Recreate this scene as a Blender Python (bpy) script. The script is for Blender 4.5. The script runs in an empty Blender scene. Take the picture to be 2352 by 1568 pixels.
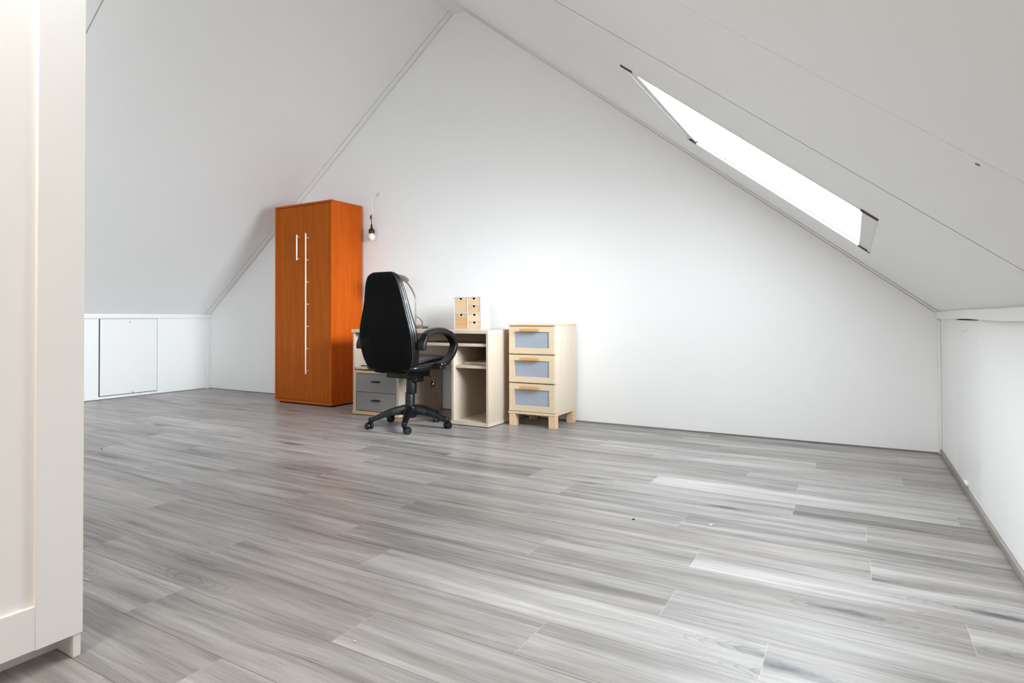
import bpy, bmesh, math, random
from mathutils import Vector, Matrix
random.seed(7)
SC = bpy.context.scene
COL = SC.collection
PI = math.pi

# ------------------------------------------------------------------ camera
CAM = Vector((6.7375, -4.3805, 0.82))
cd = bpy.data.cameras.new('camera')
cam = bpy.data.objects.new('camera', cd)
COL.objects.link(cam)
R_ = Vector((0.86686835, 0.49852419, -0.00359175))
U_ = Vector((0.00926973, -0.00891467, 0.9999173))
D_ = Vector((-0.49845094, 0.86682995, 0.01234903))
cam.matrix_world = Matrix(((R_.x, U_.x, -D_.x, CAM.x), (R_.y, U_.y, -D_.y, CAM.y), (R_.z, U_.z, -D_.z, CAM.z), (0, 0, 0, 1)))
cd.sensor_width = 36.0
cd.lens = 36.0 * 1361.654 / 2352.0
cd.shift_y = -68.79 / 2352.0
cd.clip_start = 0.05
SC.camera = cam

# ------------------------------------------------------------------ room numbers
W = 7.193            # room width along the gable wall
ZL, ZR = 0.883, 0.849
RX, RZ = 3.6775, 3.656
YB = -7.0            # rear wall
LS = Vector((W - RX, 0, ZR - RZ)); SLEN = LS.length; LS.normalize()
NS = Vector((-LS.z, 0, LS.x))                 # outward normal of the right slope
LL = Vector((-RX, 0, ZL - RZ)); LLEN = LL.length; LL.normalize()
NL = Vector((LL.z, 0, -LL.x))
def RS(s, y, n=0.0): return Vector((RX, y, RZ)) + LS * s + NS * n
def LSP(s, y, n=0.0): return Vector((RX, y, RZ)) + LL * s + NL * n

# ------------------------------------------------------------------ sky, lights, exposure
wd = bpy.data.worlds.new('overcast_sky'); SC.world = wd; wd.use_nodes = True
bg = wd.node_tree.nodes['Background']
bg.inputs['Color'].default_value = (0.87, 0.93, 1.0, 1)
_n, _l = wd.node_tree.nodes, wd.node_tree.links                     # hazy sky, brightest low in the direction the right slope faces
_tc = _n.new('ShaderNodeTexCoord')
_dp = _n.new('ShaderNodeVectorMath'); _dp.operation = 'DOT_PRODUCT'; _dp.inputs[1].default_value = Vector((0.95, -0.16, 0.20)).normalized()
_l.new(_tc.outputs['Generated'], _dp.inputs[0])
_mx = _n.new('ShaderNodeMath'); _mx.operation = 'MAXIMUM'; _mx.inputs[1].default_value = 0.0; _l.new(_dp.outputs['Value'], _mx.inputs[0])
_pw = _n.new('ShaderNodeMath'); _pw.operation = 'POWER'; _pw.inputs[1].default_value = 13.0; _l.new(_mx.outputs[0], _pw.inputs[0])
_ma = _n.new('ShaderNodeMath'); _ma.operation = 'MULTIPLY_ADD'; _ma.inputs[1].default_value = 76.0; _ma.inputs[2].default_value = 8.2
_l.new(_pw.outputs[0], _ma.inputs[0])
_d2 = _n.new('ShaderNodeVectorMath'); _d2.operation = 'DOT_PRODUCT'; _d2.inputs[1].default_value = Vector((-0.22, 0.76, 0.60)).normalized()  # second bright sky area, added to light the right-hand floor
_l.new(_tc.outputs['Generated'], _d2.inputs[0])
_m2 = _n.new('ShaderNodeMath'); _m2.operation = 'MAXIMUM'; _m2.inputs[1].default_value = 0.0; _l.new(_d2.outputs['Value'], _m2.inputs[0])
_p2 = _n.new('ShaderNodeMath'); _p2.operation = 'POWER'; _p2.inputs[1].default_value = 8.0; _l.new(_m2.outputs[0], _p2.inputs[0])
_a2 = _n.new('ShaderNodeMath'); _a2.operation = 'MULTIPLY_ADD'; _a2.inputs[1].default_value = 33.0
_l.new(_p2.outputs[0], _a2.inputs[0]); _l.new(_ma.outputs[0], _a2.inputs[2]); _l.new(_a2.outputs[0], bg.inputs['Strength'])
SC.cycles.diffuse_bounces = 8; SC.cycles.max_bounces = 14; SC.cycles.transparent_max_bounces = 16
vs = SC.view_settings
vs.view_transform = 'Standard'; vs.look = 'None'; vs.exposure = 0.27; vs.gamma = 1.0
vs.use_curve_mapping = False
WIN = [(2.862, 4.013, -2.035, -0.868), (1.30, 2.48, -4.85, -3.75)]     # skylights on the right slope: s0 s1 y0 y1
for (s0, s1, y0, y1) in WIN:                                        # portals that guide sky light through the two skylights
    ld = bpy.data.lights.new('sky_portal', 'AREA'); ld.shape = 'RECTANGLE'
    ld.size = s1 - s0; ld.size_y = y1 - y0
    ld.cycles.is_portal = True
    o = bpy.data.objects.new('sky_portal', ld); COL.objects.link(o)
    c = RS((s0 + s1) / 2, (y0 + y1) / 2, 0.06)
    ax, ay, az = LS, Vector((0, 1, 0)), NS
    if ax.cross(ay).dot(az) < 0: ay = -ay
    o.matrix_world = Matrix(((ax.x, ay.x, az.x, c.x), (ax.y, ay.y, az.y, c.y), (ax.z, ay.z, az.z, c.z), (0, 0, 0, 1)))
GW = (3.0, 4.4, 1.00, 2.05)                                          # added fill-light window in the rear gable, out of view: x0 x1 z0 z1
ld = bpy.data.lights.new('sky_portal', 'AREA'); ld.shape = 'RECTANGLE'; ld.size = GW[1] - GW[0]; ld.size_y = GW[3] - GW[2]; ld.cycles.is_portal = True
o = bpy.data.objects.new('sky_portal', ld); COL.objects.link(o)
o.location = ((GW[0] + GW[1]) / 2, YB - 0.14, (GW[2] + GW[3]) / 2); o.rotation_euler = (math.radians(90), 0, 0)
ld = bpy.data.lights.new('warm_fill_light', 'POINT')             # added warm light without a fixture, unseen behind the camera
ld.energy = 32; ld.color = (1.0, 0.75, 0.53); ld.shadow_soft_size = 0.35
o = bpy.data.objects.new('warm_fill_light', ld); COL.objects.link(o); o.location = (5.7, -5.2, 1.8)

# ------------------------------------------------------------------ material helpers
def lin(c): return tuple(((v / 255.0) / 12.92 if v / 255.0 <= 0.04045 else ((v / 255.0 + 0.055) / 1.055) ** 2.4) for v in c)
def rgba(c): return tuple(lin(c)) + (1.0,)
class NT:
    def __init__(s, name):
        s.m = bpy.data.materials.new(name); s.m.use_nodes = True
        s.t = s.m.node_tree; s.p = s.t.nodes['Principled BSDF']; s.out = s.t.nodes['Material Output']
    def n(s, typ, **kw):
        nd = s.t.nodes.new(typ)
        for k, v in kw.items():
            if k.startswith('i_'):
                nd.inputs[k[2:].replace('_', ' ')].default_value = v
            else: setattr(nd, k, v)
        return nd
    def l(s, a, b): s.t.links.new(a, b)
    def math(s, op, a, b=None, c=None, clamp=False):
        nd = s.t.nodes.new('ShaderNodeMath'); nd.operation = op; nd.use_clamp = clamp
        for i, v in enumerate((a, b, c)):
            if v is None: continue
            if isinstance(v, (int, float)): nd.inputs[i].default_value = v
            else: s.l(v, nd.inputs[i])
        return nd.outputs[0]
    def mix(s, f, a, b, blend='MIX'):
        nd = s.t.nodes.new('ShaderNodeMix'); nd.data_type = 'RGBA'; nd.blend_type = blend
        for sk, v in ((nd.inputs[0], f), (nd.inputs[6], a), (nd.inputs[7], b)):
            if isinstance(v, (int, float)): sk.default_value = v
            elif isinstance(v, tuple): sk.default_value = v
            else: s.l(v, sk)
        return nd.outputs[2]
    def xyz(s, x, y, z):
        nd = s.t.nodes.new('ShaderNodeCombineXYZ')
        for i, v in enumerate((x, y, z)):
            if isinstance(v, (int, float)): nd.inputs[i].default_value = v
            else: s.l(v, nd.inputs[i])
        return nd.outputs[0]
    def noise(s, vec, scale, detail=3, rough=0.55, dist=0.0):
        nd = s.t.nodes.new('ShaderNodeTexNoise'); nd.inputs['Scale'].default_value = scale
        nd.inputs['Detail'].default_value = detail; nd.inputs['Roughness'].default_value = rough
        nd.inputs['Distortion'].default_value = dist
        s.l(vec, nd.inputs['Vector']); return nd.outputs['Fac']
    def ramp(s, f, stops):
        nd = s.t.nodes.new('ShaderNodeValToRGB'); cr = nd.color_ramp
        while len(cr.elements) < len(stops): cr.elements.new(0.5)
        for e, (p, c) in zip(cr.elements, stops): e.position = p; e.color = c
        s.l(f, nd.inputs[0]); return nd.outputs[0]
    def rng(s, v, a, b, c, d):
        nd = s.t.nodes.new('ShaderNodeMapRange'); nd.clamp = True
        for i, q in enumerate((a, b, c, d)): nd.inputs[i + 1].default_value = q
        s.l(v, nd.inputs[0]); return nd.outputs[0]
    def bump(s, h, strength, dist=0.002):
        nd = s.t.nodes.new('ShaderNodeBump'); nd.inputs['Strength'].default_value = strength
        nd.inputs['Distance'].default_value = dist; s.l(h, nd.inputs['Height']); s.l(nd.outputs[0], s.p.inputs['Normal'])

def plain(name, col, rough=0.5, metal=0.0, spec=0.5, coat=0.0, bump=0.0, bscale=200.0, var=0.0):
    k = NT(name)
    k.p.inputs['Base Color'].default_value = rgba(col); k.p.inputs['Roughness'].default_value = rough
    k.p.inputs['Metallic'].default_value = metal; k.p.inputs['Specular IOR Level'].default_value = spec
    k.p.inputs['Coat Weight'].default_value = coat
    tc = k.n('ShaderNodeTexCoord').outputs['Object']
    nz = k.noise(tc, bscale, 4)
    if var:
        big = k.noise(tc, 3.0, 3)
        d = tuple(max(0, int(c * (1 - var))) for c in col)
        k.l(k.mix(big, rgba(d), rgba(col)), k.p.inputs['Base Color'])
    if bump: k.bump(nz, bump)
    return k.m

def wood(name, light, dark, axis='Z', rough=0.45, fine=1.0, contrast=1.0, seed=0.0, spec=0.4):
    """board with grain running along one object axis"""
    k = NT(name)
    sep = k.n('ShaderNodeSeparateXYZ'); k.l(k.n('ShaderNodeTexCoord').outputs['Object'], sep.inputs[0])
    c = {'X': sep.outputs[0], 'Y': sep.outputs[1], 'Z': sep.outputs[2]}
    o = [a for a in 'XYZ' if a != axis]
    v1 = k.xyz(k.math('MULTIPLY', c[axis], 1.3), k.math('MULTIPLY_ADD', c[o[0]], 26.0, seed), k.math('MULTIPLY', c[o[1]], 26.0))
    v2 = k.xyz(k.math('MULTIPLY', c[axis], 9.0), k.math('MULTIPLY_ADD', c[o[0]], 230.0 * fine, seed), k.math('MULTIPLY', c[o[1]], 230.0 * fine))
    a = k.noise(v1, 1.0, 4, 0.6, 0.4); b = k.noise(v2, 1.0, 3, 0.6)
    f = k.math('ADD', k.math('MULTIPLY', a, 0.62), k.math('MULTIPLY', b, 0.38))
    f = k.rng(f, 0.5 - 0.22 / contrast, 0.5 + 0.22 / contrast, 0.0, 1.0)
    k.l(k.mix(f, rgba(dark), rgba(light)), k.p.inputs['Base Color'])
    k.p.inputs['Roughness'].default_value = rough; k.p.inputs['Specular IOR Level'].default_value = spec
    k.bump(b, 0.05, 0.001)
    return k.m

# ------------------------------------------------------------------ geometry helpers
class MB:
    """collects shapes in world coordinates; build() links them as ONE mesh object"""
    def __init__(s): s.b = bmesh.new()
    def box(s, x0, x1, y0, y1, z0, z1):
        v = [s.b.verts.new(p) for p in ((x0, y0, z0), (x1, y0, z0), (x1, y1, z0), (x0, y1, z0), (x0, y0, z1), (x1, y0, z1), (x1, y1, z1), (x0, y1, z1))]
        for f in ((0, 3, 2, 1), (4, 5, 6, 7), (0, 1, 5, 4), (1, 2, 6, 5), (2, 3, 7, 6), (3, 0, 4, 7)): s.b.faces.new([v[i] for i in f])
        return s
    def hexa(s, pts):
        v = [s.b.verts.new(p) for p in pts]
        for f in ((0, 3, 2, 1), (4, 5, 6, 7), (0, 1, 5, 4), (1, 2, 6, 5), (2, 3, 7, 6), (3, 0, 4, 7)): s.b.faces.new([v[i] for i in f])
        return s
    def prism(s, pts, ext):
        """polygon (list of points) extruded by the vector ext"""
        ext = Vector(ext); a = [s.b.verts.new(Vector(p)) for p in pts]; c = [s.b.verts.new(Vector(p) + ext) for p in pts]
        s.b.faces.new(a); s.b.faces.new(c[::-1]); n = len(a)
        for i in range(n): s.b.faces.new([a[i], c[i], c[(i + 1) % n], a[(i + 1) % n]])
        return s
    def loft(s, rings, cap=True):
        R = [[s.b.verts.new(Vector(p)) for p in r] for r in rings]; n = len(R[0])
        for a, c in zip(R, R[1:]):
            for i in range(n): s.b.faces.new([a[i], a[(i + 1) % n], c[(i + 1) % n], c[i]])
        if cap: s.b.faces.new(R[0][::-1]); s.b.faces.new(R[-1])
        return s
    def tube(s, pts, rad, n=12, cap=True):
        pts = [Vector(p) for p in pts]; rings = []; prev = None
        for i, p in enumerate(pts):
            t = (pts[min(i + 1, len(pts) - 1)] - pts[max(i - 1, 0)]).normalized()
            if prev is None:
                up = Vector((0, 0, 1)) if abs(t.z) < 0.9 else Vector((1, 0, 0))
                e1 = t.cross(up).normalized()
            else:
                e1 = (prev - t * prev.dot(t)).normalized()
            prev = e1; e2 = t.cross(e1)
            r = rad[i] if isinstance(rad, (list, tuple)) else rad
            rings.append([p + (e1 * math.cos(2 * PI * k / n) + e2 * math.sin(2 * PI * k / n)) * r for k in range(n)])
        return s.loft(rings, cap)
    def lathe(s, c, prof, n=24, axis=(0, 0, 1)):
        """prof: (radius, height) along the axis from c"""
        a = Vector(axis).normalized(); e1 = a.orthogonal().normalized(); e2 = a.cross(e1); c = Vector(c)
        return s.loft([[c + a * h + (e1 * math.cos(2 * PI * k / n) + e2 * math.sin(2 * PI * k / n)) * max(r, 1e-4) for k in range(n)] for r, h in prof])
    def build(s, name, mat, parent=None, bevel=0.0, smooth=False, sub=0, seg=2):
        org = Vector(parent['_o']) if parent is not None and '_o' in parent else (ORG.get(parent.name, Vector((0, 0, 0))) if parent is not None else Vector((0, 0, 0)))
        bmesh.ops.recalc_face_normals(s.b, faces=s.b.faces[:])
        if org.length: bmesh.ops.translate(s.b, verts=s.b.verts[:], vec=-org)
        me = bpy.data.meshes.new(name); s.b.to_mesh(me); s.b.free()
        ob = bpy.data.objects.new(name, me); COL.objects.link(ob)
        for m_ in (mat if isinstance(mat, (list, tuple)) else [mat]): me.materials.append(m_)
        if smooth:
            for p in me.polygons: p.use_smooth = True
        if not sub: me.set_sharp_from_angle(angle=math.radians(48))
        if bevel:
            md = ob.modifiers.new('edge', 'BEVEL'); md.width = bevel; md.segments = seg; md.limit_method = 'ANGLE'; md.angle_limit = math.radians(40)
        if sub:
            md = ob.modifiers.new('smooth', 'SUBSURF'); md.levels = sub; md.render_levels = sub
        if parent is not None:
            ob.parent = parent; ORG[ob.name] = org
        return ob
ORG = {}
def thing(name, loc, label, cat, group=None):
    o = bpy.data.objects.new(name, None); COL.objects.link(o); o.location = loc; o.empty_display_size = 0.1
    o['label'] = label; o['category'] = cat
    if group: o['group'] = group
    ORG[o.name] = Vector(loc); return o
def struct(o, label=None, cat=None):
    o['kind'] = 'structure'
    if label: o['label'] = label
    if cat: o['category'] = cat
    return o

# ------------------------------------------------------------------ materials
WALL = plain('white_wall_paint', (241, 241, 240), 0.62, spec=0.3, bump=0.05, bscale=260)
PANEL = plain('white_ceiling_panel', (241, 241, 240), 0.42, spec=0.4, bump=0.02, bscale=120)
TRIMW = plain('white_trim_paint', (238, 238, 237), 0.4, spec=0.4)
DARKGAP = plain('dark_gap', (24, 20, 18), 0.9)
BROWN = plain('brown_anodised_metal', (72, 50, 46), 0.5, 0.0)
SASHW = plain('white_window_sash', (226, 224, 222), 0.4)
WARDW = plain('white_foil_wardrobe', (242, 240, 237), 0.38, spec=0.4)
ORANGE = wood('cherry_veneer', (204, 96, 16), (158, 62, 4), 'Z', 0.45, 1.0, 0.8, 1.0, 0.12)
DOOR_SHADED = wood('cherry_veneer_shaded', (186, 96, 20), (140, 64, 5), 'Z', 0.45, 1.0, 0.9, 9.0, 0.10)  # same veneer, darkened to paint in the shade on the front
ORANGE_X = wood('cherry_veneer_across', (200, 98, 30), (154, 66, 12), 'X', 0.42, 1.0, 0.8, 4.0, 0.22)
STEEL = plain('brushed_steel', (244, 244, 247), 0.38, 0.55)
OAK = wood('pale_oak_laminate', (199, 184, 167), (175, 158, 140), 'Z', 0.5, 1.0, 0.8, 2.0)
OAK_X = wood('pale_oak_laminate_across', (212, 196, 178), (188, 170, 150), 'X', 0.5, 1.0, 0.8, 3.0)
OAK_E = wood('pale_oak_edge', (206, 176, 142), (184, 152, 120), 'X', 0.5, 1.0, 0.8, 3.0)
GREY = plain('grey_drawer_laminate', (132, 128, 126), 0.6, spec=0.3, bump=0.05, bscale=700)
NAVY = plain('dark_navy_plastic', (18, 20, 44), 0.35)
BIRCH = wood('birch_laminate', (212, 198, 181), (199, 182, 162), 'Z', 0.48, 1.0, 0.7, 5.0)
BIRCH_X = wood('birch_laminate_across', (219, 199, 170), (204, 181, 149), 'X', 0.48, 1.0, 0.7, 6.0)
BEECH = wood('beech_handle', (214, 164, 104), (188, 134, 76), 'X', 0.45, 1.0, 0.8, 7.0)
LEGW = wood('birch_leg', (226, 197, 160), (208, 176, 136), 'Z', 0.5, 1.0, 0.8, 8.0)
LEATHER = plain('black_leather', (3, 3, 4), 0.28, spec=0.55, bump=0.12, bscale=90)
LEATHER_M = plain('black_matte_back', (2, 2, 2), 0.6, spec=0.12, bump=0.15, bscale=300)
PIPING = plain('black_piping', (34, 36, 40), 0.3, spec=0.6)
STITCH = plain('grey_stitching', (190, 192, 200), 0.6)
PLASTIC = plain('black_plastic', (8, 9, 11), 0.40, spec=0.45, bump=0.05, bscale=400)
PLASTIC_G = plain('black_gloss_plastic', (11, 12, 14), 0.25, spec=0.5)
CHROME = plain('chrome', (215, 215, 220), 0.15, 1.0)
NICKEL = plain('satin_nickel', (150, 142, 130), 0.30, 1.0)
WHITEM = plain('white_lacquer', (204, 204, 208), 0.4)
RIM = plain('pale_cut_wood', (244, 226, 200), 0.5)
BLACKIN = plain('dark_inside', (24, 20, 16), 0.9)
MINI = [wood('light_wood_front_%s' % c, a, b, 'X', 0.5, 0.6, 0.8, s) for c, a, b, s in (
    ('tan', (228, 200, 164), (208, 174, 136), 11.0), ('honey', (220, 180, 134), (194, 148, 102), 12.0), ('sand', (232, 208, 178), (214, 184, 150), 13.0), ('fawn', (222, 190, 152), (198, 162, 122), 14.0))]
BULBW = plain('opal_bulb_glass', (236, 234, 230), 0.2, spec=0.5, coat=0.3)
SOCKET = plain('black_bakelite', (20, 18, 18), 0.4)
CORDW = plain('white_cord', (228, 226, 220), 0.5)

k = NT('ribbed_frosted_pane')                       # grey-blue ribbed plastic drawer pane
sx = k.n('ShaderNodeSeparateXYZ'); k.l(k.n('ShaderNodeTexCoord').outputs['Object'], sx.inputs[0])
rib = k.math('SINE', k.math('MULTIPLY', sx.outputs[0], 2 * PI / 0.0075))
nz_ = k.noise(k.xyz(k.math('MULTIPLY', sx.outputs[0], 2.0), 0.0, k.math('MULTIPLY', sx.outputs[2], 9.0)), 2.0, 2)
col_ = k.mix(k.math('MULTIPLY_ADD', rib, 0.5, 0.5), rgba((132, 141, 154)), rgba((160, 167, 178)))
k.l(k.mix(k.math('MULTIPLY', nz_, 0.25), col_, rgba((188, 194, 204))), k.p.inputs['Base Color'])
k.p.inputs['Roughness'].default_value = 0.35; k.bump(rib, 0.4, 0.001)
RIBBED = k.m

k = NT('window_glass')
tr = k.n('ShaderNodeBsdfTransparent'); tr.inputs[0].default_value = (0.97, 0.985, 0.98, 1)
gl = k.n('ShaderNodeBsdfGlossy'); gl.inputs['Roughness'].default_value = 0.02
mx = k.n('ShaderNodeMixShader'); mx.inputs[0].default_value = 0.03
k.l(tr.outputs[0], mx.inputs[1]); k.l(gl.outputs[0], mx.inputs[2]); k.l(mx.outputs[0], k.out.inputs[0])
GLASS = k.m

# grey oak laminate: per-plank tone and per-plank coordinates come with the mesh
def floor_material(name, use_uv=True):
    k = NT(name)
    uv = k.n('ShaderNodeUVMap'); uv.uv_map = 'plank'
    sep = k.n('ShaderNodeSeparateXYZ'); k.l(uv.outputs[0], sep.inputs[0])
    at = k.n('ShaderNodeAttribute'); at.attribute_name = 'tone'; at.attribute_type = 'GEOMETRY'
    sa = k.n('ShaderNodeSeparateColor'); k.l(at.outputs['Color'], sa.inputs[0])
    tone, rnd, rnd2 = sa.outputs[0], sa.outputs[1], sa.outputs[2]
    u, v = sep.outputs[0], sep.outputs[1]
    ou = k.math('MULTIPLY_ADD', rnd, 37.0, u); ov = k.math('MULTIPLY_ADD', rnd2, 19.0, v)
    # knots: sparse elongated cells that push the grain lines aside
    vo = k.n('ShaderNodeTexVoronoi'); vo.inputs['Scale'].default_value = 1.0; vo.inputs['Randomness'].default_value = 1.0
    wob = k.noise(k.xyz(k.math('MULTIPLY', ou, 5.0), k.math('MULTIPLY', ov, 14.0), rnd), 1.0, 3)
    kv = k.xyz(k.math('MULTIPLY', ou, 1.4), k.math('ADD', k.math('MULTIPLY', ov, 9.0), k.math('MULTIPLY', wob, 0.75)), 0.0)
    k.l(kv, vo.inputs['Vector'])
    kd = vo.outputs['Distance']
    ksep = k.n('ShaderNodeSeparateColor'); k.l(vo.outputs['Color'], ksep.inputs[0])
    pick = k.rng(ksep.outputs[0], 0.42, 0.50, 0.0, 1.0)              # under half of the cells carry a knot
    halo = k.math('MULTIPLY', k.rng(kd, 0.0, 0.42, 1.0, 0.0), pick)
    core = k.math('MULTIPLY', k.rng(kd, 0.02, 0.17, 1.0, 0.0), pick)
    halo2 = k.math('MULTIPLY', halo, halo)
    # flowing grain
    warp = k.noise(k.xyz(k.math('MULTIPLY', ou, 1.1), k.math('MULTIPLY', ov, 5.0), 3.0), 1.0, 2)
    gv = k.math('ADD', ov, k.math('ADD', k.math('MULTIPLY', warp, 0.07), k.math('MULTIPLY', halo2, 0.035)))
    broad = k.noise(k.xyz(k.math('MULTIPLY', ou, 0.9), k.math('MULTIPLY', gv, 15.0), 0.0), 1.0, 3, 0.55)
    mid = k.noise(k.xyz(k.math('MULTIPLY', ou, 2.2), k.math('MULTIPLY', gv, 62.0), 5.0), 1.0, 4, 0.6)
    fine = k.noise(k.xyz(k.math('MULTIPLY', ou, 9.0), k.math('MULTIPLY', gv, 420.0), 9.0), 1.0, 3, 0.6)
    crack = k.noise(k.xyz(k.math('MULTIPLY', ou, 1.6), k.math('MULTIPLY', gv, 52.0), 21.0), 1.0, 5, 0.65)
    ring = k.math('SINE', k.math('MULTIPLY', k.math('ADD', kd, k.math('MULTIPLY', mid, 0.05)), 120.0))
    base = k.math('ADD', k.math('MULTIPLY', tone, 0.50), k.math('ADD', k.math('MULTIPLY', broad, 0.95), k.math('MULTIPLY', mid, 0.42)))
    base = k.math('ADD', base, k.math('MULTIPLY', fine, 0.42))
    base = k.rng(base, 0.84, 1.50, 0.0, 1.0)
    c = k.ramp(base, [(0.0, rgba((94, 89, 86))), (0.28, rgba((129, 124, 121))), (0.55, rgba((157, 153, 150))), (0.8, rgba((179, 175, 172))), (1.0, rgba((199, 196, 193)))])
    warm = k.noise(k.xyz(k.math('MULTIPLY', ou, 0.7), k.math('MULTIPLY', ov, 4.0), 40.0), 1.0, 2)
    c = k.mix(k.math('MULTIPLY', k.rng(warm, 0.45, 0.7, 0.0, 1.0), 0.35), c, rgba((158, 148, 140)))
    dark_l = k.math('MULTIPLY', k.rng(crack, 0.61, 0.68, 0.0, 1.0), 0.55)
    c = k.mix(dark_l, c, rgba((76, 72, 71)))
    c = k.mix(k.math('MULTIPLY', halo2, 0.55), c, rgba((92, 87, 88)))
    c = k.mix(k.math('MULTIPLY', k.math('MULTIPLY', halo, k.rng(ring, 0.3, 0.9, 0.0, 1.0)), 0.6), c, rgba((80, 76, 75)))
    c = k.mix(k.math('MULTIPLY', core, 0.9), c, rgba((46, 44, 47)))
    # joints
    ev = k.math('MINIMUM', v, k.math('SUBTRACT', 0.181, v))
    c = k.mix(k.math('MULTIPLY', k.rng(ev, 0.0006, 0.0018, 1.0, 0.0), 0.75), c, rgba((104, 84, 74)))
    c = k.mix(k.math('MULTIPLY', k.rng(u, 0.0006, 0.0022, 1.0, 0.0), 0.45), c, rgba((210, 202, 196)))
    k.l(c, k.p.inputs['Base Color'])
    k.l(k.rng(mid, 0.3, 0.7, 0.39, 0.30), k.p.inputs['Roughness'])
    k.p.inputs['Specular IOR Level'].default_value = 0.32
    k.bump(k.math('ADD', k.math('MULTIPLY', fine, 0.6), mid), 0.06, 0.001)
    return k.m
FLOOR = floor_material('grey_oak_laminate')
SKIRT = wood('grey_oak_skirting', (168, 160, 154), (120, 112, 108), 'Y', 0.5, 1.0, 0.8, 3.0)
SKIRT_X = wood('grey_oak_skirting_across', (150, 143, 138), (104, 97, 94), 'X', 0.5, 1.0, 0.8, 3.0)

# ------------------------------------------------------------------ floor: plank faces with the joints where they lie
PW, Y0, PL = 0.181, -2.572, 1.243
PHASE = {12: 6.96, 11: 5.997, 10: 6.55, 9: 5.70, 8: 6.25, 7: 6.50, 6: 7.095, 5: 6.51, 4: 5.53, 3: 6.13, 2: 6.78, 1: 6.262, 0: 5.748, -1: 6.266, -2: 5.301, -3: 6.01, -4: 5.578, -5: 6.20, -6: 5.403}
bm = bmesh.new(); uvl = bm.loops.layers.uv.new('plank'); cl = bm.loops.layers.float_color.new('tone')
rr = random.Random(11)
for kx in range(-21, 15):
    ya = Y0 + PW * kx; yb = ya + PW
    if ya > 0 or yb < YB: continue
    ph = PHASE.get(kx, rr.uniform(0, PL))
    x = ph - PL * math.ceil(ph / PL)
    while x < W:
        xa, xb = max(x, 0.0), min(x + PL, W)
        if xb - xa > 0.002:
            cy0, cy1 = max(ya, YB), min(yb, 0.0)
            vv = [bm.verts.new(p) for p in ((xa, cy0, 0), (xb, cy0, 0), (xb, cy1, 0), (xa, cy1, 0))]
            f = bm.faces.new(vv)
            t = min(1.0, max(0.0, rr.gauss(0.52, 0.11))); a, b2 = rr.random(), rr.random()
            for lp in f.loops:
                lp[uvl].uv = (lp.vert.co.x - x, lp.vert.co.y - ya); lp[cl] = (t, a, b2, 1)
        x += PL
me = bpy.data.meshes.new('floor'); bm.to_mesh(me); bm.free(); me.materials.append(FLOOR)
fl = bpy.data.objects.new('floor', me); COL.objects.link(fl); struct(fl)
struct(MB().box(-0.3, W + 0.3, YB - 0.3, 0.3, -0.12, -0.002).build('floor', DARKGAP))      # subfloor

# ------------------------------------------------------------------ walls and slopes
TH = 0.12
TR = 0.034       # the right slope is thin, the roof windows sit nearly flush in it
gable = [(0, 0), (W, 0), (W, ZR), (RX, RZ), (0, ZL)]
struct(MB().prism([(x, 0, z) for x, z in gable], (0, TH, 0)).build('wall_back', WALL))
gx0, gx1, gz0, gz1 = GW
def roof(x): return ZL + (RZ - ZL) * x / RX if x < RX else RZ - (RZ - ZR) * (x - RX) / (W - RX)
m = MB()
m.prism([(0, YB, 0), (gx0, YB, 0), (gx0, YB, roof(gx0)), (0, YB, ZL)], (0, -TH, 0)); m.prism([(gx1, YB, 0), (W, YB, 0), (W, YB, ZR), (gx1, YB, roof(gx1))], (0, -TH, 0))
m.box(gx0, gx1, YB - TH, YB, 0, gz0); m.prism([(gx0, YB, gz1), (gx1, YB, gz1), (gx1, YB, roof(gx1)), (RX, YB, RZ), (gx0, YB, roof(gx0))], (0, -TH, 0))
struct(m.build('wall_front', WALL))
m = MB()
for xa in (gx0, gx0 + 0.675, gx1 - 0.05): m.box(xa, xa + 0.05, YB - 0.09, YB - 0.03, gz0, gz1)
m.box(gx0, gx1, YB - 0.088, YB - 0.032, gz0, gz0 + 0.05); m.box(gx0, gx1, YB - 0.088, YB - 0.032, gz1 - 0.05, gz1)
w3 = struct(m.build('fill_window_3', SASHW))  # unseen gable window, put in to fill the room with light
MB().box(gx0 + 0.02, gx1 - 0.02, YB - 0.062, YB - 0.058, gz0 + 0.02, gz1 - 0.02).build('pane', GLASS, w3)
# left knee wall with a recess for the hatch
HY0, HY1, HZ0, HZ1 = -1.206, -0.611, 0.030, 0.836
m = MB()
m.box(-TH, 0, YB, HY0, 0, ZL); m.box(-TH, 0, HY1, 0, 0, ZL); m.box(-TH, 0, HY0, HY1, 0, HZ0); m.box(-TH, 0, HY0, HY1, HZ1, ZL); m.box(-TH, -0.020, HY0, HY1, HZ0, HZ1)
struct(m.build('wall_left', WALL))
d = MB().box(-0.010, -0.001, HY0 + 0.013, HY1 - 0.004, HZ0 + 0.007, HZ1 - 0.002).build('door_1', TRIMW, bevel=0.001)
struct(d, 'white hatch panel in the left knee wall', 'hatch')
for (y, z) in ((-0.901, 0.802), (-0.871, 0.046)):
    MB().lathe((-0.002, y, z), [(0.006, 0), (0.006, 0.003), (0.003, 0.006)], 12, (1, 0, 0)).build('screw', NICKEL, d)
struct(MB().box(-0.020, -0.012, HY0, HY1, HZ0, HZ1).build('gap_shade_left', DARKGAP))  # dark sheet behind the hatch, paints the shade in its gaps
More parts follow.
